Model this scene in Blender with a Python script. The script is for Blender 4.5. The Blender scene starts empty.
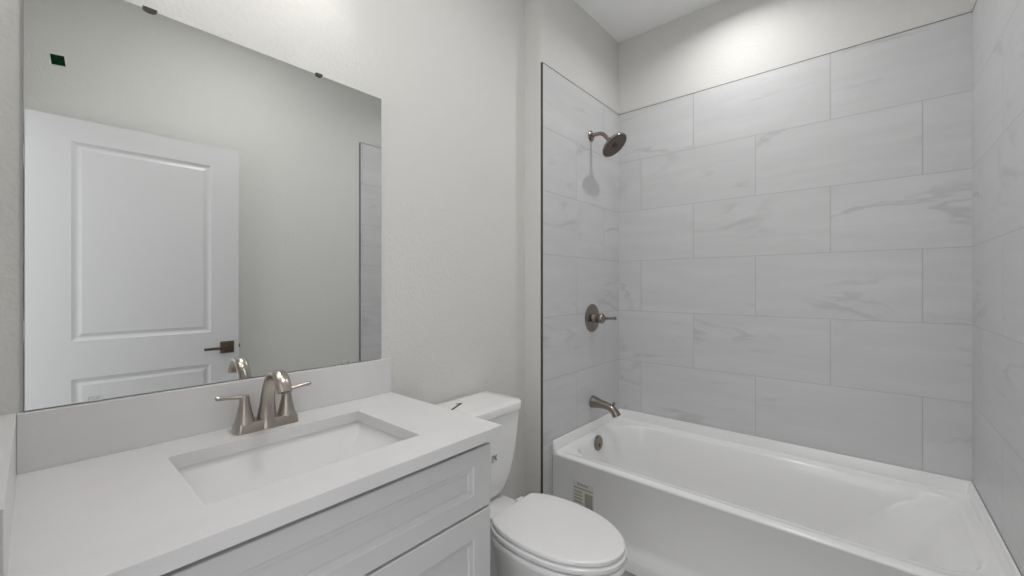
import bpy, bmesh, math, random
from mathutils import Vector, Matrix
random.seed(4)
S = bpy.context.scene
COL = S.collection
PI = math.pi

# ---------------------------------------------------------------- camera, world, exposure
cd = bpy.data.cameras.new('camera')
cam = bpy.data.objects.new('camera', cd); COL.objects.link(cam)
cd.sensor_width = 36.0; cd.lens = 36.0 * 413.04 / 1024.0; cd.clip_start = 0.01
cd.shift_y = (286.05 - 288.0) / 1024.0
cam.location = (0, 0, 1.22)
cam.rotation_euler = (PI / 2, 0, math.radians(40.807) - PI / 2)
S.camera = cam

W = bpy.data.worlds.new('world'); S.world = W; W.use_nodes = True
bg = W.node_tree.nodes['Background']
bg.inputs[0].default_value = (0.99, 0.995, 1.0, 1); bg.inputs[1].default_value = 1.68

S.view_settings.view_transform = 'Standard'; S.view_settings.look = 'None'
S.view_settings.exposure = 0.0; S.view_settings.gamma = 1.0
S.view_settings.use_curve_mapping = False
S.cycles.use_denoising = True
S.cycles.max_bounces = 14; S.cycles.diffuse_bounces = 8; S.cycles.glossy_bounces = 6

SHOWER_W, VANITY_W, ROOM_FILL_W = 4.2, 0.66, 8.1     # lamp powers

# ---------------------------------------------------------------- key dimensions
FZ = 0.0                     # floor
CZ = 2.766                     # ceiling
XW = -0.045                    # west wall (with the doorway the picture is taken from)
XE = 2.431                     # east wall drywall (behind the tub)
XT = 2.421                     # tile face, east
YS = -0.32; YST = -0.310       # south wall drywall / tile face
YN = 1.3025                    # north wall (mirror)
YA = 1.205; YAT = 1.195        # alcove north wall drywall / tile face
XA = 1.606; XTE = 1.6125        # wing wall west face / tile edge
ZT = 2.3023                    # top of tile

# ---------------------------------------------------------------- material helpers
def mat(name, col, rough=0.5, metal=0.0, coat=0.0, spec=0.5, emit=None, es=0.0, trans=0.0, ior=None):
    m = bpy.data.materials.new(name); m.use_nodes = True
    b = m.node_tree.nodes['Principled BSDF']
    b.inputs['Base Color'].default_value = (*col, 1)
    b.inputs['Roughness'].default_value = rough
    b.inputs['Metallic'].default_value = metal
    b.inputs['Coat Weight'].default_value = coat
    b.inputs['Specular IOR Level'].default_value = spec
    b.inputs['Transmission Weight'].default_value = trans
    if ior: b.inputs['IOR'].default_value = ior
    if emit:
        b.inputs['Emission Color'].default_value = (*emit, 1); b.inputs['Emission Strength'].default_value = es
    return m

def nodes(m): return m.node_tree.nodes, m.node_tree.links, m.node_tree.nodes['Principled BSDF']

def add_bump(m, scale, strength, dist=0.002, detail=3.0, stretch=None):
    n, l, b = nodes(m)
    tc = n.new('ShaderNodeTexCoord'); no = n.new('ShaderNodeTexNoise'); bu = n.new('ShaderNodeBump')
    no.inputs['Scale'].default_value = scale; no.inputs['Detail'].default_value = detail
    src = tc.outputs['Object']
    if stretch:
        mp = n.new('ShaderNodeMapping'); mp.inputs['Scale'].default_value = stretch
        l.new(src, mp.inputs[0]); src = mp.outputs[0]
    l.new(src, no.inputs['Vector']); l.new(no.outputs['Fac'], bu.inputs['Height'])
    bu.inputs['Strength'].default_value = strength; bu.inputs['Distance'].default_value = dist
    l.new(bu.outputs[0], b.inputs['Normal'])
    return m

def tint(m, scale, c1, c2, detail=3.0, stretch=None):
    n, l, b = nodes(m)
    tc = n.new('ShaderNodeTexCoord'); no = n.new('ShaderNodeTexNoise'); r = n.new('ShaderNodeValToRGB')
    no.inputs['Scale'].default_value = scale; no.inputs['Detail'].default_value = detail
    src = tc.outputs['Object']
    if stretch:
        mp = n.new('ShaderNodeMapping'); mp.inputs['Scale'].default_value = stretch
        l.new(src, mp.inputs[0]); src = mp.outputs[0]
    l.new(src, no.inputs['Vector']); l.new(no.outputs['Fac'], r.inputs[0])
    r.color_ramp.elements[0].color = (*c1, 1); r.color_ramp.elements[0].position = 0.35
    r.color_ramp.elements[1].color = (*c2, 1); r.color_ramp.elements[1].position = 0.65
    l.new(r.outputs[0], b.inputs['Base Color'])
    return m

def tile_material(name, base, vein, grout):
    m = mat(name, base, rough=0.38, spec=0.4)
    n, l, b = nodes(m)
    uv = n.new('ShaderNodeUVMap'); uv.uv_map = 'UVMap'
    br = n.new('ShaderNodeTexBrick')
    br.offset = 0.5; br.offset_frequency = 2; br.squash = 1.0
    br.inputs['Scale'].default_value = 1.0
    br.inputs['Brick Width'].default_value = 0.61; br.inputs['Row Height'].default_value = 0.309
    br.inputs['Mortar Size'].default_value = 0.0017; br.inputs['Mortar Smooth'].default_value = 0.15
    br.inputs['Bias'].default_value = 0.0
    br.inputs['Color1'].default_value = (0, 0, 0, 1); br.inputs['Color2'].default_value = (1, 1, 1, 1)
    br.inputs['Mortar'].default_value = (0.5, 0.5, 0.5, 1)
    l.new(uv.outputs[0], br.inputs['Vector'])
    # every tile looks at another piece of the stone pattern
    sh = n.new('ShaderNodeVectorMath'); sh.operation = 'MULTIPLY_ADD'
    l.new(br.outputs['Color'], sh.inputs[0]); sh.inputs[1].default_value = (37.0, 23.0, 11.0)
    l.new(uv.outputs[0], sh.inputs[2])
    def layer(rot, scale, nscale, detail, dist, lo, hi):
        mp = n.new('ShaderNodeMapping'); mp.inputs['Rotation'].default_value = (0, 0, rot); mp.inputs['Scale'].default_value = scale
        l.new(sh.outputs[0], mp.inputs[0])
        no = n.new('ShaderNodeTexNoise'); no.inputs['Scale'].default_value = nscale; no.inputs['Detail'].default_value = detail
        no.inputs['Distortion'].default_value = dist; no.inputs['Roughness'].default_value = 0.55
        l.new(mp.outputs[0], no.inputs['Vector'])
        a = n.new('ShaderNodeMath'); a.operation = 'SUBTRACT'; a.inputs[1].default_value = 0.5; l.new(no.outputs['Fac'], a.inputs[0])
        c = n.new('ShaderNodeMath'); c.operation = 'ABSOLUTE'; l.new(a.outputs[0], c.inputs[0])
        r = n.new('ShaderNodeMapRange'); r.inputs['From Min'].default_value = lo; r.inputs['From Max'].default_value = hi
        r.inputs['To Min'].default_value = 1.0; r.inputs['To Max'].default_value = 0.0
        l.new(c.outputs[0], r.inputs['Value'])
        return r.outputs[0], no.outputs['Fac']
    v1, _ = layer(math.radians(16), (0.55, 2.3, 1), 1.5, 5.0, 0.5, 0.0, 0.030)
    v2, f2 = layer(math.radians(10), (0.7, 5.0, 1), 1.3, 6.0, 0.3, 0.0, 0.16)
    # veins fade in and out
    fade = n.new('ShaderNodeTexNoise'); fade.inputs['Scale'].default_value = 3.2; fade.inputs['Detail'].default_value = 1.0
    l.new(sh.outputs[0], fade.inputs['Vector'])
    fr = n.new('ShaderNodeMapRange'); fr.inputs['From Min'].default_value = 0.42; fr.inputs['From Max'].default_value = 0.68
    l.new(fade.outputs['Fac'], fr.inputs['Value'])
    mu = n.new('ShaderNodeMath'); mu.operation = 'MULTIPLY'; l.new(v1, mu.inputs[0]); l.new(fr.outputs[0], mu.inputs[1])
    s2 = n.new('ShaderNodeMath'); s2.operation = 'MULTIPLY'; s2.inputs[1].default_value = 0.32; l.new(v2, s2.inputs[0])
    ad = n.new('ShaderNodeMath'); ad.operation = 'MAXIMUM'; l.new(mu.outputs[0], ad.inputs[0]); l.new(s2.outputs[0], ad.inputs[1])
    mx = n.new('ShaderNodeMix'); mx.data_type = 'RGBA'
    l.new(ad.outputs[0], mx.inputs['Factor']); mx.inputs['A'].default_value = (*base, 1); mx.inputs['B'].default_value = (*vein, 1)
    mg = n.new('ShaderNodeMix'); mg.data_type = 'RGBA'
    l.new(br.outputs['Fac'], mg.inputs['Factor']); l.new(mx.outputs['Result'], mg.inputs['A']); mg.inputs['B'].default_value = (*grout, 1)
    l.new(mg.outputs['Result'], b.inputs['Base Color'])
    bu = n.new('ShaderNodeBump'); bu.invert = True; bu.inputs['Strength'].default_value = 0.6; bu.inputs['Distance'].default_value = 0.002
    l.new(br.outputs['Fac'], bu.inputs['Height']); l.new(bu.outputs[0], b.inputs['Normal'])
    return m

M = {}
M['paint'] = add_bump(mat('wall_paint', (0.672, 0.670, 0.653), 0.75, spec=0.3), 95, 0.6, 0.003)
M['ceil'] = add_bump(mat('ceiling_paint', (0.93, 0.93, 0.935), 0.85, spec=0.2), 110, 0.2, 0.002)
M['trim'] = mat('trim_paint', (0.78, 0.78, 0.78), 0.4)
M['door'] = mat('door_paint', (0.64, 0.642, 0.65), 0.38)
M['tile'] = tile_material('marble_look_tile', (0.625, 0.626, 0.634), (0.495, 0.497, 0.507), (0.47, 0.47, 0.475))
M['edge'] = mat('tile_edge_metal', (0.10, 0.10, 0.095), 0.4, metal=0.7)
M['quartz'] = tint(mat('white_quartz', (0.75, 0.74, 0.745), 0.28, spec=0.45), 9, (0.675, 0.665, 0.67), (0.695, 0.688, 0.693), 4)
M['cab'] = mat('cabinet_paint', (0.62, 0.62, 0.624), 0.42)
M['dark'] = mat('shadow_gap_board', (0.20, 0.20, 0.20), 0.8)
M['porc'] = mat('white_porcelain', (0.84, 0.84, 0.84), 0.12, coat=0.3)
M['seat'] = mat('white_plastic', (0.80, 0.795, 0.80), 0.2)
M['acryl'] = mat('white_acrylic', (0.86, 0.86, 0.86), 0.16, coat=0.2)
M['nickel'] = add_bump(mat('brushed_nickel', (0.44, 0.395, 0.355), 0.28, metal=1.0), 60, 0.05, 0.001, 2, (1, 1, 12))
M['nickel2'] = add_bump(mat('satin_nickel', (0.285, 0.25, 0.22), 0.24, metal=1.0), 60, 0.03, 0.001)
M['face'] = add_bump(mat('shower_face', (0.155, 0.13, 0.11), 0.38, metal=0.8), 90, 0.1, 0.001)
M['nozzle'] = mat('nozzle_rubber', (0.03, 0.03, 0.03), 0.6)
M['bronze'] = mat('aged_bronze', (0.16, 0.125, 0.09), 0.35, metal=1.0)
M['mirror'] = mat('mirror_glass', (0.86, 0.87, 0.865), 0.0, metal=1.0)
M['medge'] = mat('mirror_edge', (0.30, 0.32, 0.31), 0.2, metal=0.6)
M['clipdark'] = mat('clip_metal', (0.10, 0.10, 0.085), 0.3, metal=0.9)
M['clipclear'] = mat('clip_plastic', (0.95, 0.95, 0.95), 0.05, trans=0.95, ior=1.4)
M['green'] = tint(mat('green_label', (0.004, 0.045, 0.016), 0.8, spec=0.05), 90, (0.002, 0.022, 0.009), (0.004, 0.035, 0.014))
M['pale'] = mat('label_backing', (0.62, 0.70, 0.66), 0.5)
M['ink'] = mat('black_ink', (0.02, 0.02, 0.02), 0.6)
M['greyink'] = mat('grey_ink', (0.16, 0.16, 0.16), 0.6)
M['emblem'] = mat('emblem_ink', (0.22, 0.22, 0.22), 0.5)
M['paper'] = mat('label_paper', (0.66, 0.65, 0.62), 0.6)
M['ink2'] = mat('label_print', (0.37, 0.35, 0.31), 0.6)
M['floor'] = tint(mat('floor_tile', (0.36, 0.355, 0.35), 0.45), 3, (0.33, 0.325, 0.32), (0.39, 0.385, 0.38), 5)
M['glass'] = mat('lit_frosted_shade', (0.85, 0.85, 0.83), 0.5, emit=(1.0, 0.97, 0.92), es=1.0)
M['bulb'] = mat('lit_bulb', (1, 1, 1), 0.5, emit=(1.0, 0.96, 0.90), es=6.0)
M['lens'] = mat('lit_lens', (1, 1, 1), 0.5, emit=(1.0, 0.98, 0.96), es=4.0)

# ---------------------------------------------------------------- object helpers
def link(name, bm, m, parent=None, smooth=False, ang=35, uvs=None):
    """One mesh object; vertices are given in world coordinates, parents carry translation only."""
    me = bpy.data.meshes.new(name)
    bmesh.ops.recalc_face_normals(bm, faces=bm.faces)
    off = Vector((0, 0, 0))
    p = parent
    while p is not None:
        off += p.location; p = p.parent
    if off.length: bmesh.ops.translate(bm, vec=-off, verts=bm.verts)
    if smooth:
        for f in bm.faces: f.smooth = True
    bm.to_mesh(me); bm.free()
    if smooth: me.set_sharp_from_angle(angle=math.radians(ang))
    for mm in (m if isinstance(m, (list, tuple)) else [m]): me.materials.append(mm)
    o = bpy.data.objects.new(name, me); COL.objects.link(o)
    if parent: o.parent = parent
    return o

def tag(o, label, cat, group=None):
    o['label'] = label; o['category'] = cat
    if group: o['group'] = group
    return o

def thing(name, label, cat, loc=(0, 0, 0), group=None):
    o = bpy.data.objects.new(name, None); COL.objects.link(o); o.location = loc; o.empty_display_size = 0.05
    return tag(o, label, cat, group)

def struct(name, bm, m, parent=None, **k):
    o = link(name, bm, m, parent, **k)
    if parent is None: o['kind'] = 'structure'
    return o

def new(): return bmesh.new()

def box(bm, x0, x1, y0, y1, z0, z1, bevel=0.0, seg=2):
    t = bmesh.new()
    r = bmesh.ops.create_cube(t, size=1.0)
    bmesh.ops.scale(t, vec=(x1 - x0, y1 - y0, z1 - z0), verts=t.verts)
    bmesh.ops.translate(t, vec=((x0 + x1) / 2, (y0 + y1) / 2, (z0 + z1) / 2), verts=t.verts)
    if bevel: bmesh.ops.bevel(t, geom=t.edges[:], offset=bevel, segments=seg, profile=0.5, affect='EDGES')
    merge(bm, t); return bm

def merge(bm, t):
    me = bpy.data.meshes.new('tmp'); t.to_mesh(me); t.free(); bm.from_mesh(me); bpy.data.meshes.remove(me)

def loft(bm, loops, cap0=True, cap1=True, closed=True):
    vs = [[bm.verts.new(p) for p in lp] for lp in loops]
    n = len(vs[0])
    for a, b in zip(vs, vs[1:]):
        for i in range(n if closed else n - 1):
            j = (i + 1) % n
            try: bm.faces.new((a[i], a[j], b[j], b[i]))
            except ValueError: pass
    if cap0: bm.faces.new(vs[0][::-1])
    if cap1: bm.faces.new(vs[-1])
    return vs

def ring(c, u, v, ru, rv, n=24):
    c, u, v = Vector(c), Vector(u), Vector(v)
    return [c + u * (ru * math.cos(2 * PI * i / n)) + v * (rv * math.sin(2 * PI * i / n)) for i in range(n)]

def frame(d):
    d = Vector(d).normalized()
    a = Vector((0, 0, 1)) if abs(d.z) < 0.9 else Vector((1, 0, 0))
    u = d.cross(a).normalized(); return u, d.cross(u).normalized(), d

def lathe(bm, c, axis, prof, n=28):
    """prof: list of (distance along the axis, radius)."""
    u, v, d = frame(axis); c = Vector(c)
    loft(bm, [ring(c + d * t, u, v, max(r, 1e-4), max(r, 1e-4), n) for t, r in prof])
    return bm

def spline(pts, n=8):
    """Catmull-Rom through points of any dimension."""
    out = []; P = [pts[0]] + list(pts) + [pts[-1]]
    for i in range(1, len(P) - 2):
        for k in range(n):
            t = k / n
            out.append(tuple(0.5 * (2 * P[i][q] + (P[i + 1][q] - P[i - 1][q]) * t + (2 * P[i - 1][q] - 5 * P[i][q] + 4 * P[i + 1][q] - P[i + 2][q]) * t * t
                                    + (3 * P[i][q] - P[i - 1][q] - 3 * P[i + 1][q] + P[i + 2][q]) * t ** 3) for q in range(len(P[i]))))
    out.append(tuple(pts[-1])); return out

def sweep(bm, pts, side, n=20, sub=8):
    """pts: (x,y,z,r_side,r_other); side = fixed sideways vector of the section."""
    P = spline(pts, sub); side = Vector(side).normalized(); L = []
    for i, p in enumerate(P):
        a = Vector(P[max(i - 1, 0)][:3]); b = Vector(P[min(i + 1, len(P) - 1)][:3])
        d = (b - a).normalized(); s = (side - d * side.dot(d)).normalized(); o = d.cross(s)
        L.append(ring(p[:3], s, o, p[3], p[4], n))
    loft(bm, L); return bm

def rrect(x0, x1, y0, y1, r, n=6, z=0.0):
    """Rounded rectangle; r = one radius or four (x0y0, x1y0, x1y1, x0y1)."""
    if not isinstance(r, (tuple, list)): r = (r,) * 4
    out = []
    for (cx, cy, sx, sy, a0, rr) in ((x0, y0, 1, 1, PI, r[0]), (x1, y0, -1, 1, 1.5 * PI, r[1]), (x1, y1, -1, -1, 0, r[2]), (x0, y1, 1, -1, 0.5 * PI, r[3])):
        for k in range(n + 1):
            a = a0 + 0.5 * PI * k / n
            out.append(Vector((cx + sx * rr + rr * math.cos(a), cy + sy * rr + rr * math.sin(a), z)))
    return out

# ---------------------------------------------------------------- room shell
T = 0.115
b = new(); box(b, XW - 1.3, XE + T, YS - T, YN + T, FZ - 0.1, FZ); struct('floor', b, M['floor'])
b = new(); box(b, XW - T, XE + T, YS - T, YN + T, CZ, CZ + 0.1); struct('ceiling', b, M['ceil'])
b = new(); box(b, XW - T, XA, YN, YN + T, FZ, CZ); struct('wall_north', b, M['paint'])
b = new(); box(b, XA, XE + T, YA, YN + T, FZ, CZ, ); struct('wall_north_alcove', b, M['paint'])
b = new(); box(b, XE, XE + T, YS - T, YA, FZ, CZ); struct('wall_east', b, M['paint'])
b = new(); box(b, XW - T, XE, YS - T, YS, FZ, CZ); struct('wall_south', b, M['paint'])
DY0, DY1, DZ1 = -0.262, 0.575, 2.012
b = new()
box(b, XW - T, XW, DY1 + 0.02, YN, FZ, CZ); box(b, XW - T, XW, YS, DY0 - 0.02, FZ, CZ); box(b, XW - T, XW, DY0 - 0.02, DY1 + 0.02, DZ1 + 0.02, CZ)
struct('wall_west', b, M['paint'])
b = new()
box(b, XW - T - 0.005, XW + 0.004, DY1, DY1 + 0.02, FZ, DZ1 + 0.02); box(b, XW - T - 0.005, XW + 0.004, DY0 - 0.02, DY0, FZ, DZ1 + 0.02)
box(b, XW - T - 0.005, XW + 0.004, DY0, DY1, DZ1, DZ1 + 0.02)
struct('trim_1', b, M['trim'])                                           # door jamb lining
b = new(); box(b, XW, XW + 0.010, DY1 + 0.02, DY1 + 0.085, FZ, DZ1 + 0.085, 0.003)
struct('trim_2', b, M['trim'])                                           # casing on the latch side
b = new(); box(b, 0.83, XA, YN - 0.012, YN, FZ, FZ + 0.10, 0.003); struct('baseboard_north', b, M['trim'])
b = new(); box(b, XW + 0.004, 1.585, YS, YS + 0.012, FZ, FZ + 0.10, 0.003); struct('baseboard_south', b, M['trim'])

def tile_wall(name, bm, ufun):
    o = struct(name, bm, M['tile'])
    uvl = o.data.uv_layers.new(name='UVMap')
    for p in o.data.polygons:
        for li in p.loop_indices:
            c = o.data.vertices[o.data.loops[li].vertex_index].co
            uvl.data[li].uv = (ufun(c) + 6.1, ZT - c.z + 0.0005)
    return o
b = new(); box(b, XTE, XT, YAT, YA, FZ, ZT); tile_wall('wall_alcove_left', b, lambda c: c.x - 1.915)
b = new(); box(b, XT, XE, YST, YAT, FZ, ZT); tile_wall('wall_alcove_back', b, lambda c: 0.44 - c.y)
b = new(); box(b, XTE, XT, YS, YST, FZ, ZT); tile_wall('wall_alcove_right', b, lambda c: c.x - 1.935)
b = new(); box(b, XTE - 0.0025, XTE, YAT - 0.001, YA, FZ, ZT + 0.002); struct('trim_3', b, M['edge'])
b = new(); box(b, XTE - 0.0025, XTE, YS, YST + 0.001, FZ, ZT + 0.002); struct('trim_4', b, M['edge'])
b = new(); box(b, XTE, XT, YAT - 0.001, YA, ZT, ZT + 0.002); struct('trim_5', b, M['edge'])
b = new(); box(b, XT - 0.001, XE, YST, YAT, ZT, ZT + 0.002); struct('trim_6', b, M['edge'])
b = new(); box(b, XTE, XT, YS, YST + 0.001, ZT, ZT + 0.002); struct('trim_7', b, M['edge'])

# ---------------------------------------------------------------- vanity cabinet
VX0, VX1, VYF, VYB = XW + 0.001, 0.810, 0.795, YN - 0.001
van = thing('vanity_cabinet', 'white shaker vanity cabinet under the quartz countertop', 'cabinet', (0.38, 1.05, FZ))
b = new()
box(b, VX0, VX0 + 0.018, VYF, VYB, FZ + 0.10, 0.8135); box(b, VX1 - 0.018, VX1, VYF, VYB, FZ + 0.10, 0.8135)
box(b, VX0, VX1, VYF, VYB, FZ + 0.10, FZ + 0.118); box(b, VX0, VX1, VYB - 0.012, VYB, FZ + 0.118, 0.8135)
box(b, VX0, VX1, VYF, VYF + 0.018, 0.745, 0.785); box(b, VX0, VX1, VYF, VYF + 0.018, 0.605, 0.650)
link('body', b, M['cab'], van)
b = new(); box(b, VX0, VX1 - 0.002, VYF + 0.06, VYF + 0.078, FZ, FZ + 0.10); link('toe_kick', b, M['cab'], van)

def shaker(x0, x1, z0, z1, stile, rail_t, rail_b, yf=0.775, yb=0.7949):
    """Framed panel: outer frame, small sloped inner edge, recessed field."""
    bm = new(); e = 0.0015; d = 0.009
    def lp(ix, it, ib, y): return [(x0 + ix, y, z0 + ib), (x1 - ix, y, z0 + ib), (x1 - ix, y, z1 - it), (x0 + ix, y, z1 - it)]
    loft(bm, [lp(0, 0, 0, yb), lp(0, 0, 0, yf + e), lp(e, e, e, yf), lp(stile, rail_t, rail_b, yf),
              lp(stile + 0.003, rail_t + 0.003, rail_b + 0.003, yf + 0.003), lp(stile + 0.014, rail_t + 0.014, rail_b + 0.014, yf + 0.005),
              lp(stile + 0.016, rail_t + 0.016, rail_b + 0.016, yf + d)])
    return bm
link('drawer', shaker(VX0 + 0.004, 0.809, 0.632, 0.7945, 0.061, 0.042, 0.044), M['cab'], van)
xm = 0.385
link('door', shaker(VX0 + 0.004, xm - 0.0015, FZ + 0.104, 0.625, 0.060, 0.062, 0.062), M['cab'], van)
link('door', shaker(xm + 0.0015, 0.809, FZ + 0.104, 0.625, 0.060, 0.062, 0.062), M['cab'], van)

# ---------------------------------------------------------------- countertop with backsplash
CT0, CT1 = 0.8141, 0.8441
SX0, SX1, SY0, SY1 = 0.192, 0.638, 0.858, 1.163
KX0, KX1, KY0, KY1 = XW + 0.001, 0.830, 0.7515, YN - 0.0006
b = new()
n = 4
so, si = rrect(KX0, KX1, KY0, KY1, 0.002, n), rrect(SX0, SX1, SY0, SY1, 0.006, n)
def zl(lp, z): return [(p.x, p.y, z) for p in lp]
sb = rrect(KX0 + 0.001, KX1 - 0.001, KY0 + 0.001, KY1 - 0.001, 0.002, n)
loft(b, [zl(si, CT0), zl(so, CT0), zl(so, CT1 - 0.0012), zl(sb, CT1), zl(si, CT1), zl(si, CT0)], cap0=False, cap1=False)
bmesh.ops.remove_doubles(b, verts=b.verts, dist=1e-6)
top = link('countertop', b, M['quartz'])
tag(top, 'white quartz countertop with sink cutout on the vanity', 'countertop')
b = new(); box(b, KX0 + 0.022, KX1 + 0.0, YN - 0.0205, YN - 0.0006, CT1, 0.9638, 0.001); link('backsplash', b, M['quartz'], top)
b = new(); box(b, KX0, KX0 + 0.0215, KY0 + 0.001, YN - 0.0006, CT1, 0.9638, 0.001); link('side_splash', b, M['quartz'], top)

# undermount sink
sk = thing('sink', 'white rectangular undermount sink set into the countertop', 'sink', (0.415, 1.01, 0.68))
b = new(); g = 0.010
def sl(i, z, r, j=None): return [(p.x, p.y, z) for p in rrect(SX0 - g + i, SX1 + g - (i if j is None else j), SY0 - g + i, SY1 + g - i, r, 7)]
loft(b, [sl(-0.03, CT0 - 0.0125, 0.02), sl(-0.03, CT0 - 0.0005, 0.02), sl(0, CT0 - 0.0012, 0.02), sl(0.003, CT0 - 0.006, 0.022), sl(0.010, 0.775, 0.030, 0.028),
         sl(0.020, 0.72, 0.045, 0.068), sl(0.032, 0.700, 0.055, 0.105), sl(0.058, 0.690, 0.06, 0.15), sl(0.10, 0.686, 0.05, 0.17)], cap0=False, cap1=True)
loft(b, [sl(-0.03, CT0 - 0.0125, 0.02), sl(-0.012, 0.775, 0.03), sl(0.0, 0.70, 0.05, 0.03), sl(0.04, 0.672, 0.06, 0.09)], cap0=False, cap1=True)
link('bowl', b, M['porc'], sk, smooth=True, ang=50)
b = new(); lathe(b, (0.39, 1.02, 0.6866), (0, 0, 1), [(0, 0.022), (0.002, 0.022), (0.003, 0.018), (0.001, 0.012), (0.001, 0.0)]); link('drain', b, M['nickel'], sk, smooth=True)

# ---------------------------------------------------------------- sink faucet
FX, FY = 0.4075, 1.222
fa = thing('faucet', 'brushed nickel two handle faucet behind the sink', 'faucet', (FX, FY, CT1))
b = new(); z0 = CT1
def bl(i, z): return [(p.x, p.y, z) for p in rrect(FX - 0.0765 + i, FX + 0.0765 - i, FY - 0.0265 + i, FY + 0.0265 - i, 0.014 - i * 0.6, 6)]
loft(b, [bl(0, z0 + 0.0002), bl(0.0, z0 + 0.003), bl(0.003, z0 + 0.020), bl(0.005, z0 + 0.0245), bl(0.012, z0 + 0.026)])
link('base_plate', b, M['nickel'], fa, smooth=True, ang=45)
b = new()
sweep(b, [(FX, FY - 0.001, z0 + 0.0035, 0.0285, 0.0300), (FX, FY - 0.003, z0 + 0.030, 0.0232, 0.0225), (FX, FY - 0.009, z0 + 0.070, 0.0180, 0.0155), (FX, FY - 0.023, z0 + 0.112, 0.0165, 0.0115),
          (FX, FY - 0.050, z0 + 0.144, 0.0170, 0.0090), (FX, FY - 0.083, z0 + 0.153, 0.0175, 0.0085), (FX, FY - 0.111, z0 + 0.139, 0.0175, 0.0095), (FX, FY - 0.126, z0 + 0.112, 0.0170, 0.0115)], (1, 0, 0), n=24)
sp = link('spout', b, M['nickel'], fa, smooth=True, ang=50)
b = new(); lathe(b, (FX, FY - 0.1265, z0 + 0.1125), (0, -0.45, -1), [(0, 0.010), (0.002, 0.010), (0.002, 0.006), (0.001, 0.0)], 20); link('aerator', b, M['greyink'], sp, smooth=True)
for s in (-1, 1):
    hx = FX + s * 0.0508
    b = new(); lathe(b, (hx, FY, z0 + 0.019), (0, 0, 1), [(0, 0.0245), (0.004, 0.0245), (0.006, 0.023), (0.028, 0.0175), (0.050, 0.0132), (0.064, 0.0115), (0.071, 0.012), (0.074, 0.0105), (0.075, 0.0)], 28)
    h = link('handle', b, M['nickel'], fa, smooth=True, ang=40)
    b = new(); zz = z0 + 0.0885
    sweep(b, [(hx - s * 0.010, FY, zz, 0.0095, 0.005), (hx + s * 0.010, FY - 0.001, zz + 0.002, 0.008, 0.0048), (hx + s * 0.035, FY - 0.003, zz + 0.005, 0.0055, 0.0043), (hx + s * 0.056, FY - 0.005, zz + 0.008, 0.0062, 0.0055), (hx + s * 0.0635, FY - 0.0055, zz + 0.009, 0.0052, 0.0045)], (0, 1, 0), n=14)
    link('lever', b, M['nickel'], h, smooth=True, ang=50)

# ---------------------------------------------------------------- mirror
MX0, MX1, MZ0, MZ1, MY = -0.0135, 0.7983, 0.9665, 1.8769, 1.2965
b = new(); box(b, MX0, MX1, MY, YN - 0.0007, MZ0, MZ1)
for f in b.faces:
    f.material_index = 0 if f.normal.y < -0.5 else 1
mi = link('mirror', b, [M['mirror'], M['medge']])
mi.data.polygons.foreach_set('material_index', [0 if p.normal.y < -0.5 else 1 for p in mi.data.polygons])
tag(mi, 'frameless rectangular wall mirror above the vanity', 'mirror')
def clip(x, z, up, m, w):
    bm = new(); h = 0.5 * w
    pr = [(x - w / 2, z), (x - w / 2 + 0.001, z - up * 0.003), (x - w / 4, z - up * 0.0055), (x, z - up * 0.006), (x + w / 4, z - up * 0.0055), (x + w / 2 - 0.001, z - up * 0.003), (x + w / 2, z), (x + w / 2, z + up * 0.003), (x - w / 2, z + up * 0.003)]
    loft(bm, [[(a, MY - 0.0005, c) for a, c in pr], [(a, MY - 0.0045, c) for a, c in pr]])
    if up > 0: box(bm, x - w / 2, x + w / 2, MY - 0.0045, YN - 0.0006, z + 0.0006, z + 0.004)
    return link('clip', bm, m, mi)
clip(0.181, MZ1, 1, M['clipdark'], 0.026); clip(0.581, MZ1, 1, M['clipdark'], 0.020)
for cx in (0.090, 0.667):
    b = new(); box(b, cx - 0.012, cx + 0.012, MY - 0.004, MY - 0.0005, MZ0 - 0.001, MZ0 + 0.009, 0.0015); c = link('clip', b, M['clipclear'], mi); c['label'] = 'clear plastic clip'
st = link('mirror_sticker', box(new(), 0.0235, 0.0435, MY - 0.0012, MY - 0.0008, 1.6865, 1.7075), M['green'])
tag(st, 'small dark green square sticker on the mirror near its top left', 'sticker')
link('backing', box(new(), 0.0215, 0.0445, MY - 0.0008, MY - 0.0003, 1.6855, 1.7095), M['pale'], st)
for o in (st, st.children[0]):
    for v in o.data.vertices: v.co.x += (1.697 - v.co.z) * 0.12; v.co.z += (v.co.x - 0.0335) * 0.12

# ---------------------------------------------------------------- toilet
TX = 1.135
to = thing('toilet', 'white two piece toilet with closed lid between vanity and tub', 'toilet', (TX, 0.95, FZ))
half = [(0.553, 0.0), (0.556, 0.026), (0.566, 0.052), (0.584, 0.078), (0.612, 0.103), (0.655, 0.129), (0.710, 0.148), (0.775, 0.157), (0.83, 0.158), (0.885, 0.152), (0.93, 0.140), (0.962, 0.122), (0.976, 0.110), (0.980, 0.100)]
hs = spline(half, 4)
def egg(grow, z, yc=0.79, sc=1.0, squash=1.0, dy=0.0):
    """Outline of the closed lid grown outward by 'grow', scaled about its centre."""
    R = []
    P = [(TX + w, y) for y, w in hs] + [(TX - w, y) for y, w in hs[::-1]][:-1]
    n = len(P)
    for i, (x, y) in enumerate(P):
        x0, y0 = P[i - 1]; x1, y1 = P[(i + 1) % n]
        tx, ty = x1 - x0, y1 - y0; L = math.hypot(tx, ty) or 1
        nx, ny = ty / L, -tx / L
        gx, gy = x + nx * grow, y + ny * grow
        R.append((TX + (gx - TX) * sc * squash, yc + (gy - yc) * sc + dy, z))
    return R
b = new()
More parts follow.
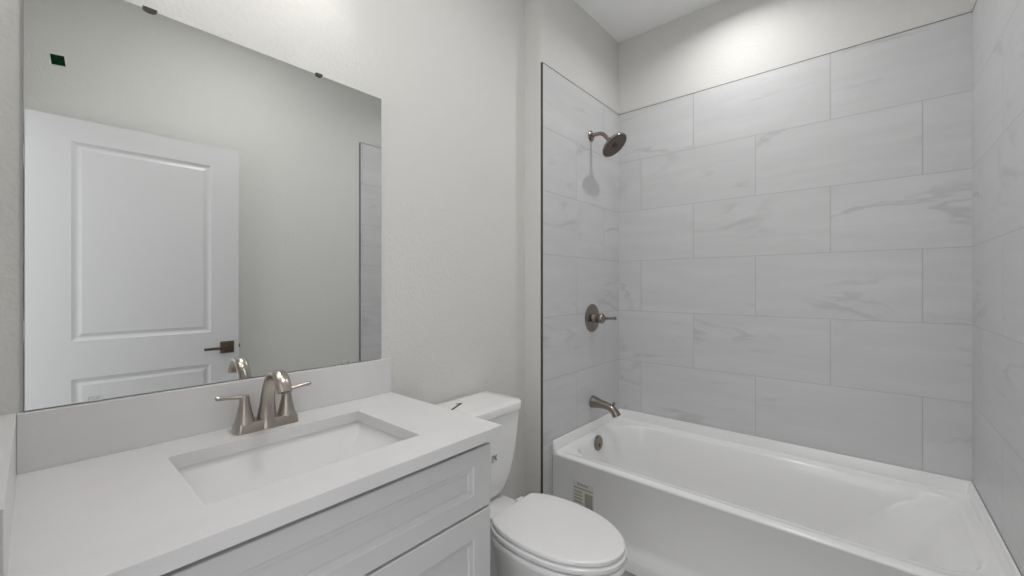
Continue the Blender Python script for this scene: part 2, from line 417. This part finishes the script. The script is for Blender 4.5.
loft(b, [egg(0, 0.4150, sc=0.975), egg(0.0, 0.4175), egg(0.0, 0.4265), egg(0, 0.4292, sc=0.985), egg(0, 0.4305, sc=0.955), egg(0, 0.4318, sc=0.7)])
link('lid', b, M['seat'], to, smooth=True, ang=45)
b = new()
loft(b, [egg(0, 0.3925, sc=0.97), egg(0.004, 0.3945), egg(0.006, 0.400), egg(0.005, 0.4075), egg(0.001, 0.4105), egg(0, 0.4112, sc=0.94), egg(0, 0.4150, sc=0.9)])
link('seat', b, M['seat'], to, smooth=True, ang=45)
for s in (-1, 1):
    b = new(); box(b, TX + s * 0.075 - 0.019, TX + s * 0.075 + 0.019, 0.983, 1.015, 0.3895, 0.412, 0.005, 3); link('hinge_cap', b, M['seat'], to, smooth=True)
b = new()
loft(b, [egg(0, FZ + 0.0005, sc=0.70, squash=0.90, dy=0.09), egg(0, FZ + 0.02, sc=0.70, squash=0.9, dy=0.09), egg(0, 0.08, sc=0.66, squash=0.88, dy=0.09), egg(0, 0.16, sc=0.68, squash=0.88, dy=0.08),
         egg(0, 0.24, sc=0.79, squash=0.93, dy=0.05), egg(0, 0.30, sc=0.90, squash=0.97, dy=0.02), egg(0, 0.345, sc=0.98, dy=0.004), egg(0.005, 0.370), egg(0.007, 0.382), egg(0.003, 0.3885), egg(0, 0.3893, sc=0.93)])
def deck(i, z, r=0.03): return [(p.x, p.y, z) for p in rrect(TX - 0.105 + i, TX + 0.105 - i, 0.90, 1.275 - i, r, 5)]
loft(b, [deck(0.035, FZ + 0.0005), deck(0.035, 0.12), deck(0.02, 0.26), deck(0.0, 0.33), deck(0.0, 0.372), deck(0.005, 0.379)])
link('bowl', b, M['porc'], to, smooth=True, ang=50)
def tk(hw, yf, z, r=0.04, yb=1.285): return [(p.x, p.y, z) for p in rrect(TX - hw, TX + hw, yf, yb, (r, r, 0.025, 0.025), 6)]
b = new()
loft(b, [tk(0.085, 1.125, 0.3865), tk(0.100, 1.112, 0.391), tk(0.112, 1.104, 0.405), tk(0.126, 1.097, 0.43), tk(0.149, 1.090, 0.475), tk(0.161, 1.085, 0.53), tk(0.169, 1.078, 0.62), tk(0.1755, 1.071, 0.715), tk(0.1755, 1.071, 0.7195)])
tank = link('tank', b, M['porc'], to, smooth=True, ang=50)
b = new()
loft(b, [tk(0.1745, 1.066, 0.7200, 0.045, 1.288), tk(0.179, 1.060, 0.7235, 0.05, 1.290), tk(0.180, 1.058, 0.728, 0.05, 1.290), tk(0.180, 1.058, 0.7505, 0.05, 1.290), tk(0.1785, 1.0595, 0.7548, 0.05, 1.289), tk(0.174, 1.067, 0.7568, 0.045, 1.284), tk(0.13, 1.10, 0.7578, 0.04, 1.26)])
lid = link('tank_lid', b, M['porc'], to, smooth=True, ang=50)
def stroke(bm, pts, w, t=0.0008, up=(0, 0, 1)):
    up = Vector(up)
    for a, c in zip(pts, pts[1:]):
        a, c = Vector(a), Vector(c); d = (c - a).normalized(); s = d.cross(up).normalized() * w / 2; d = d * w * 0.3
        loft(bm, [[a - d - s, c + d - s, c + d + s, a - d + s], [p + up * t for p in (a - d - s, c + d - s, c + d + s, a - d + s)]])
    return bm
b = new(); stroke(b, [(1.082, 1.222, 0.7576), (1.100, 1.214, 0.7576), (1.019, 1.178, 0.7576)], 0.0085); mk = link('hook_mark', b, M['ink'], lid); mk['label'] = 'black hook shaped mark on the tank lid'
b = new(); yy = 1.0795
stroke(b, [(1.134, yy, 0.572), (1.145, yy, 0.5735)], 0.003, 0.001, (0, -1, 0)); stroke(b, [(1.136, yy, 0.561), (1.146, yy, 0.566), (1.160, yy, 0.572)], 0.004, 0.001, (0, -1, 0))
stroke(b, [(1.153, yy, 0.563), (1.158, yy, 0.555)], 0.006, 0.001, (0, -1, 0)); stroke(b, [(1.135, yy, 0.552), (1.145, yy, 0.5515)], 0.0025, 0.001, (0, -1, 0))
link('emblem', b, M['emblem'], tank)
b = new(); lathe(b, (0.995, 1.0775, 0.672), (0, -1, 0), [(0, 0.011), (0.006, 0.011), (0.010, 0.007), (0.016, 0.007), (0.017, 0)], 18)
sweep(b, [(0.995, 1.064, 0.672, 0.006, 0.004), (1.02, 1.063, 0.671, 0.006, 0.003), (1.055, 1.063, 0.668, 0.007, 0.003)], (0, 0, 1), 12); link('flush_lever', b, M['nickel'], tank, smooth=True)

# ---------------------------------------------------------------- bathtub
tub_x0, tub_x1, tub_y0, tub_y1 = 1.690, XT - 0.0006, YST + 0.0006, YAT - 0.0006
ZR, ZF = 0.4497, 0.3915
SIDE_Y = [0.002, 0.012, 0.03, 0.05, 0.1, 0.2, 0.35, 0.5, 0.65, 0.8, 0.9, 0.95, 0.97, 0.988, 0.998]
def tubloop(x0, x1, y0, y1, r, z, n=8):
    c = rrect(x0, x1, y0, y1, r, n); out = []
    k = n + 1
    corners = [c[0:k], c[k:2 * k], c[2 * k:3 * k], c[3 * k:4 * k]]
    for q in range(4):
        out += corners[q]
        a, e = corners[q][-1], corners[(q + 1) % 4][0]
        for t in SIDE_Y: out.append(a.lerp(e, t))
    R = []
    for p in out:
        zz = z(p) if callable(z) else z
        R.append((p.x - (0.022 * (tub_y1 - p.y) / 1.5 * max(0.0, 1 - (p.x - 1.69) / 0.2) if p.x < 1.89 else 0), p.y, zz))
    return R
def ridge(zf, zr):
    def f(p):
        if p.x > tub_x0 + 0.018: return zr
        d = min(p.y - tub_y0, tub_y1 - p.y)
        return zr if d < 0.0065 else zf + (zr - zf) * max(0.0, 1 - (d - 0.0065) / 0.014)
    return f
x0, x1, y0, y1 = tub_x0, tub_x1, tub_y0, tub_y1
r1 = 0.003
b = new()
IX0, IX1, IY0, IY1 = 1.752, 2.366, -0.270, 1.155
RR = (0.13, 0.10, 0.20, 0.13)
def inn(a, e, c, d, z, k=0.0, kr=0.0): return tubloop(IX0 + a, IX1 - e, IY0 + c, IY1 - d, tuple(max(0.02, q + (k if i > 1 else kr)) for i, q in enumerate(RR)), z)
AX = 0.004                                                                # the apron face sits a little behind the rim edge
loft(b, [tubloop(x0 - 0.024, x1, y0, y1, r1, FZ + 0.0005), tubloop(x0 - 0.024, x1, y0, y1, r1, 0.048), tubloop(x0 - 0.021, x1, y0, y1, r1, 0.056), tubloop(x0 - 0.004, x1, y0, y1, r1, 0.082), tubloop(x0 + AX - 0.001, x1, y0, y1, r1, 0.098), tubloop(x0 + AX, x1, y0, y1, r1, 0.115),
         tubloop(x0 + AX, x1, y0, y1, r1, 0.374), tubloop(x0, x1, y0, y1, r1, 0.379),
         tubloop(x0, x1, y0, y1, r1, ridge(0.386, ZR - 0.004)), tubloop(x0 + 0.002, x1 - 0.002, y0 + 0.002, y1 - 0.002, r1, ridge(0.3905, ZR)), tubloop(x0 + 0.006, x1 - 0.007, y0 + 0.007, y1 - 0.007, r1, ridge(0.392, ZR - 0.001)),
         tubloop(x0 + 0.012, x1 - 0.009, y0 + 0.009, y1 - 0.009, r1, ridge(0.3925, ZR - 0.008)), tubloop(x0 + 0.022, x1 - 0.013, y0 + 0.013, y1 - 0.013, 0.006, ZF + 0.006), tubloop(x0 + 0.030, x1 - 0.019, y0 + 0.018, y1 - 0.019, 0.012, ZF + 0.002),
         inn(-0.004, -0.004, -0.004, -0.004, ZF), inn(0, 0, 0, 0, ZF - 0.001), inn(0.006, 0.006, 0.006, 0.006, ZF - 0.004), inn(0.011, 0.011, 0.012, 0.011, ZF - 0.012), inn(0.016, 0.016, 0.024, 0.016, ZF - 0.04),
         inn(0.022, 0.024, 0.065, 0.022, 0.32, -0.002, 0.02), inn(0.030, 0.034, 0.11, 0.028, 0.25, -0.005, 0.045), inn(0.038, 0.043, 0.155, 0.034, 0.19, -0.007, 0.07), inn(0.045, 0.052, 0.20, 0.040, 0.13, -0.01, 0.09), inn(0.062, 0.072, 0.255, 0.058, 0.085, -0.015, 0.085), inn(0.095, 0.105, 0.30, 0.095, 0.066, -0.02, 0.05), inn(0.15, 0.16, 0.36, 0.16, 0.060, -0.05, -0.01)], cap0=False, cap1=True)
tub = link('bathtub', b, M['acryl'], None, smooth=True, ang=50)
tag(tub, 'white alcove bathtub along the tiled back wall', 'bathtub')
b = new(); oc = (2.045, IY1 - 0.0185, 0.351)
lathe(b, oc, (0, -1, 0.10), [(0, 0.041), (0.006, 0.041), (0.010, 0.037), (0.012, 0.018), (0.012, 0.0)], 30); ov = link('overflow_plate', b, M['nickel2'], tub, smooth=True)
b = new(); box(b, oc[0] - 0.004, oc[0] + 0.004, oc[1] - 0.018, oc[1] - 0.009, oc[2] - 0.022, oc[2] - 0.002, 0.002); link('lever', b, M['nickel2'], ov, smooth=True)
b = new(); lathe(b, (2.02, 0.93, 0.0605), (0, 0, 1), [(0, 0.032), (0.003, 0.031), (0.004, 0.024), (0.003, 0.0)], 24); link('drain', b, M['nickel2'], tub, smooth=True)
# paper label on the apron
def ax(y): return tub_x0 + AX - 0.022 * (tub_y1 - y) / 1.5 - 0.0006
lb = thing('apron_label', 'small printed paper label stuck on the tub apron behind the toilet', 'label', (1.69, 1.02, 0.24))
b = new(); ya, yb_ = 1.076, 0.960
loft(b, [[(ax(ya) - t, ya, 0.150), (ax(yb_) - t, yb_, 0.150), (ax(yb_) - t, yb_, 0.292), (ax(ya) - t, ya, 0.292)] for t in (0.0, 0.0006)]); link('paper', b, M['paper'], lb)
b = new()
def bar(ya, yb, z0, z1):
    loft(b, [[(ax(y) - t, y, z) for y, z in ((ya, z0), (yb, z0), (yb, z1), (ya, z1))] for t in (0.0007, 0.0010)])
for k, (p, q) in enumerate(((1.050, 1.034), (1.032, 1.018), (1.016, 1.000), (0.998, 0.990))): bar(p, q, 0.276 - 0.001 * (k % 2), 0.285)
bar(1.068, 0.964, 0.2585, 0.2655)
for k in range(6): bar(1.066, 1.022, 0.162 + k * 0.0155, 0.170 + k * 0.0155)
bar(1.008, 0.966, 0.160, 0.248)
link('print', b, M['ink2'], lb)

# ---------------------------------------------------------------- shower fittings on the tiled plumbing wall
sh = thing('overhead_shower', 'round nickel shower head on a curved wall arm', 'shower head', (2.07, YAT, 2.072))
sx, sz = 2.07, 2.072
b = new(); lathe(b, (sx, YAT - 0.0005, sz), (0, -1, 0), [(0, 0.030), (0.003, 0.030), (0.007, 0.026), (0.012, 0.016), (0.013, 0.0)]); link('flange', b, M['nickel2'], sh, smooth=True)
b = new(); sweep(b, [(sx, YAT - 0.004, sz, 0.0105, 0.0105), (sx, YAT - 0.045, sz + 0.002, 0.0105, 0.0105), (sx, YAT - 0.075, sz - 0.006, 0.0105, 0.0105), (sx, YAT - 0.098, sz - 0.030, 0.0105, 0.0105), (sx, YAT - 0.112, sz - 0.052, 0.0105, 0.0105)], (1, 0, 0), 16); link('arm', b, M['nickel2'], sh, smooth=True)
tl = math.radians(40); nd = Vector((0, -math.sin(tl), -math.cos(tl))); hc = Vector((sx + 0.003, 1.049, 1.988))
b = new(); st0 = hc - nd * 0.055
lathe(b, st0, nd, [(0.0, 0.013), (0.010, 0.016), (0.018, 0.013), (0.024, 0.018), (0.032, 0.034), (0.040, 0.061), (0.046, 0.074), (0.052, 0.0775), (0.057, 0.0765), (0.058, 0.072), (0.056, 0.0705), (0.055, 0.0)], 40)
hd = link('head', b, M['nickel2'], sh, smooth=True, ang=45)
b = new(); lathe(b, st0, nd, [(0.0555, 0.0702), (0.0575, 0.069), (0.0578, 0.040), (0.0568, 0.036), (0.0568, 0.0)], 40); fc = link('spray_face', b, M['face'], hd, smooth=True, ang=25)
fu, fv, _ = frame(nd); b = new(); fp = st0 + nd * 0.0573
for rr, cnt in ((0.030, 10), (0.048, 16), (0.064, 24)):
    for k in range(cnt):
        a = 2 * PI * k / cnt; lathe(b, fp + fu * rr * math.cos(a) + fv * rr * math.sin(a) - nd * 0.001, nd, [(0, 0.0026), (0.0025, 0.0022), (0.0026, 0.0)], 8)
lathe(b, fp - nd * 0.0005, nd, [(0, 0.017), (0.003, 0.016), (0.0031, 0.0)], 20)
nz = link('nozzles', b, M['nozzle'], hd, smooth=True)

va = thing('shower_valve', 'round nickel shower valve trim with lever handle', 'shower valve', (2.083, YAT, 1.038))
vx, vz = 2.083, 1.038
b = new(); lathe(b, (vx, YAT - 0.0005, vz), (0, -1, 0), [(0, 0.080), (0.003, 0.0795), (0.007, 0.074), (0.010, 0.060), (0.011, 0.030), (0.011, 0.0)], 40); link('escutcheon', b, M['nickel2'], va, smooth=True, ang=30)
b = new(); lathe(b, (vx, YAT - 0.011, vz), (0, -1, 0), [(0, 0.028), (0.006, 0.028), (0.010, 0.025), (0.026, 0.024), (0.034, 0.0255), (0.044, 0.0285), (0.056, 0.028), (0.064, 0.021), (0.070, 0.012), (0.071, 0.0)], 26); hb = link('handle', b, M['nickel2'], va, smooth=True, ang=40)
b = new(); sweep(b, [(vx + 0.008, YAT - 0.062, vz, 0.010, 0.008), (vx + 0.030, YAT - 0.075, vz - 0.001, 0.008, 0.0065), (vx + 0.050, YAT - 0.088, vz - 0.001, 0.0075, 0.006), (vx + 0.070, YAT - 0.103, vz - 0.001, 0.010, 0.007), (vx + 0.078, YAT - 0.109, vz - 0.001, 0.0085, 0.006)], (0, 0, 1), 14); link('lever', b, M['nickel2'], hb, smooth=True)

sp_ = thing('tub_spout', 'curved nickel tub spout above the faucet end of the tub', 'tub spout', (2.083, YAT, 0.555))
ux, uz = 2.085, 0.557
b = new(); sweep(b, [(ux, YAT - 0.0008, uz + 0.004, 0.035, 0.034), (ux, YAT - 0.008, uz + 0.004, 0.034, 0.033), (ux, YAT - 0.045, uz + 0.001, 0.027, 0.026), (ux, YAT - 0.090, uz - 0.004, 0.0225, 0.0205), (ux, YAT - 0.122, uz - 0.014, 0.022, 0.020), (ux, YAT - 0.143, uz - 0.034, 0.022, 0.022), (ux, YAT - 0.152, uz - 0.050, 0.023, 0.024)], (1, 0, 0), 26); link('spout', b, M['nickel2'], sp_, smooth=True, ang=50)
b = new(); lathe(b, (ux, YAT - 0.132, uz - 0.006), (0, -0.15, 1), [(0, 0.0045), (0.014, 0.0045), (0.017, 0.008), (0.024, 0.0085), (0.029, 0.006), (0.030, 0.0)], 16); link('diverter_knob', b, M['nickel2'], sp_, smooth=True)

# ---------------------------------------------------------------- open door, seen in the mirror
DW, DT = 0.8105, 0.035
def door_mesh():
    """Local: x along the width from the hinge, y = 0 is the face towards the mirror, z up."""
    bm = new(); z0, z1 = FZ + 0.012, 2.001; e = 0.0015
    bot, topz = (FZ + 0.21, 0.785), (0.962, 1.894)
    xs = (0.140, DW - 0.134)
    for yf, sg in ((0.0, -1), (-DT, 1)):
        X = [0, xs[0], xs[1], DW]; Z = [z0, bot[0], bot[1], topz[0], topz[1], z1]
        for i in range(3):
            for j in range(5):
                a, c, d, f = X[i], X[i + 1], Z[j], Z[j + 1]
                if i == 1 and j in (1, 3):
                    def lp(k, y): return [(a + k, yf + sg * y, d + k), (c - k, yf + sg * y, d + k), (c - k, yf + sg * y, f - k), (a + k, yf + sg * y, f - k)]
                    loft(bm, [lp(0, 0), lp(0.004, 0.003), lp(0.013, 0.0075), lp(0.020, 0.008), lp(0.031, 0.004), lp(0.034, 0.0025)], cap0=False)
                else:
                    bm.faces.new([bm.verts.new(p) for p in ((a, yf, d), (c, yf, d), (c, yf, f), (a, yf, f))])
    for q in (((0, 0), (0, 1)), ((1, 0), (1, 1))):
        x = DW * q[0][0]
        bm.faces.new([bm.verts.new(p) for p in ((x, 0, z0), (x, -DT, z0), (x, -DT, z1), (x, 0, z1))])
    for z in (z0, z1): bm.faces.new([bm.verts.new(p) for p in ((0, 0, z), (DW, 0, z), (DW, -DT, z), (0, -DT, z))])
    bmesh.ops.remove_doubles(bm, verts=bm.verts, dist=1e-5)
    return bm
dr = link('door_1', door_mesh(), M['door']); dr['kind'] = 'structure'
hx_, hz_ = 0.752, 0.871
for sg in (1, -1):
    y = 0.0 if sg > 0 else -DT
    b = new(); box(b, hx_ - 0.033, hx_ + 0.033, min(y, y + sg * 0.008), max(y, y + sg * 0.008), hz_ - 0.033, hz_ + 0.033, 0.0015)
    lathe(b, (hx_, y + sg * 0.007, hz_), (0, sg, 0), [(0, 0.016), (0.006, 0.014), (0.010, 0.011), (0.030, 0.010), (0.031, 0)], 20)
    h = link('door_handle', b, M['bronze'], dr, smooth=True, ang=30); h['label'] = 'aged bronze lever on a square plate'
    b = new(); ly = sorted((y + sg * 0.034, y + sg * 0.046)); box(b, hx_ - 0.115, hx_ + 0.012, ly[0], ly[1], hz_ - 0.0075, hz_ + 0.0065, 0.002); link('lever', b, M['bronze'], h, smooth=True)
b = new(); box(b, DW - 0.001, DW + 0.010, -DT / 2 - 0.006, -DT / 2 + 0.006, hz_ - 0.010, hz_ + 0.010, 0.002); link('latch', b, M['bronze'], dr)
for z in (0.15, 1.02, 1.80):
    b = new(); lathe(b, (-0.006, -0.004, z - 0.045), (0, 0, 1), [(0, 0.005), (0.09, 0.005), (0.091, 0)], 12); link('hinge', b, M['door'], dr, smooth=True)
dr.location = (-0.0255, -0.2135, 0); dr.rotation_euler = (0, 0, math.radians(1.15))

# ---------------------------------------------------------------- lamps (above the frame)
vl = thing('vanity_light', 'three shade nickel vanity light on the wall above the mirror', 'wall light', (0.39, YN, 2.40))
b = new(); box(b, 0.13, 0.65, YN - 0.022, YN - 0.0006, 2.375, 2.445, 0.006); link('back_plate', b, M['nickel'], vl)
for lx in (0.19, 0.385, 0.58):
    yb = YN - 0.12
    b = new(); sweep(b, [(lx, YN - 0.02, 2.41, 0.007, 0.007), (lx, YN - 0.07, 2.425, 0.007, 0.007), (lx, yb, 2.43, 0.007, 0.007), (lx, yb - 0.001, 2.41, 0.007, 0.007)], (1, 0, 0), 12)
    lathe(b, (lx, yb, 2.42), (0, 0, -1), [(0, 0.010), (0.004, 0.022), (0.026, 0.025), (0.027, 0)], 20); link('arm', b, M['nickel'], vl, smooth=True)
    b = new(); u, v = Vector((1, 0, 0)), Vector((0, 1, 0))
    L = [(2.395, 0.027), (2.375, 0.036), (2.32, 0.048), (2.245, 0.060), (2.244, 0.057), (2.32, 0.045), (2.375, 0.033), (2.392, 0.025)]
    loft(b, [ring((lx, yb, z), u, v, r, r, 28) for z, r in L], cap0=True, cap1=True); link('shade', b, M['glass'], vl, smooth=True, ang=60)
    b = new(); lathe(b, (lx, yb, 2.393), (0, 0, -1), [(0, 0.010), (0.006, 0.012), (0.010, 0.017), (0.016, 0.019), (0.024, 0.014), (0.027, 0)], 18); link('bulb', b, M['bulb'], vl, smooth=True)
    ld = bpy.data.lights.new('vanity_bulb_light', 'POINT'); ld.energy = VANITY_W; ld.shadow_soft_size = 0.012; ld.color = (1.0, 0.985, 0.96)
    lo = bpy.data.objects.new('vanity_bulb_light', ld); COL.objects.link(lo)
    lo.parent = vl; lo.location = Vector((lx, yb, 2.352)) - vl.location

def flush_light(label, LX, LY, r, watts, size, spread=180, ring_h=0.007):
    c = thing('ceiling_light', label, 'ceiling light', (LX, LY, CZ))
    k = r / 0.09
    b = new(); lathe(b, (LX, LY, CZ - 0.0004), (0, 0, -1), [(0, r), (0.004, r * 0.98), (ring_h, r * 0.89), (ring_h - 0.001, r * 0.73), (0.003, r * 0.71)], 40); link('trim_ring', b, M['trim'], c, smooth=True)
    b = new(); lathe(b, (LX, LY, CZ - 0.002), (0, 0, -1), [(0, r * 0.71), (0.0025, r * 0.69), (0.003, 0)], 36); link('lens', b, M['lens'], c, smooth=True)
    ld = bpy.data.lights.new('ceiling_lamp', 'AREA'); ld.shape = 'DISK'; ld.size = size; ld.energy = watts; ld.spread = math.radians(spread); ld.color = (1.0, 0.992, 0.982)
    lo = bpy.data.objects.new('ceiling_lamp', ld); COL.objects.link(lo); lo.parent = c; lo.location = (0, 0, -0.012)
flush_light('round flush downlight in the ceiling above the tub', 2.06, 0.50, 0.09, SHOWER_W, 0.05, 152)
flush_light('wide round flush ceiling light, unseen, added as fill over the middle of the floor', 0.80, 0.45, 0.17, ROOM_FILL_W, 0.24)  # unseen fill lamp, added to light the room from above
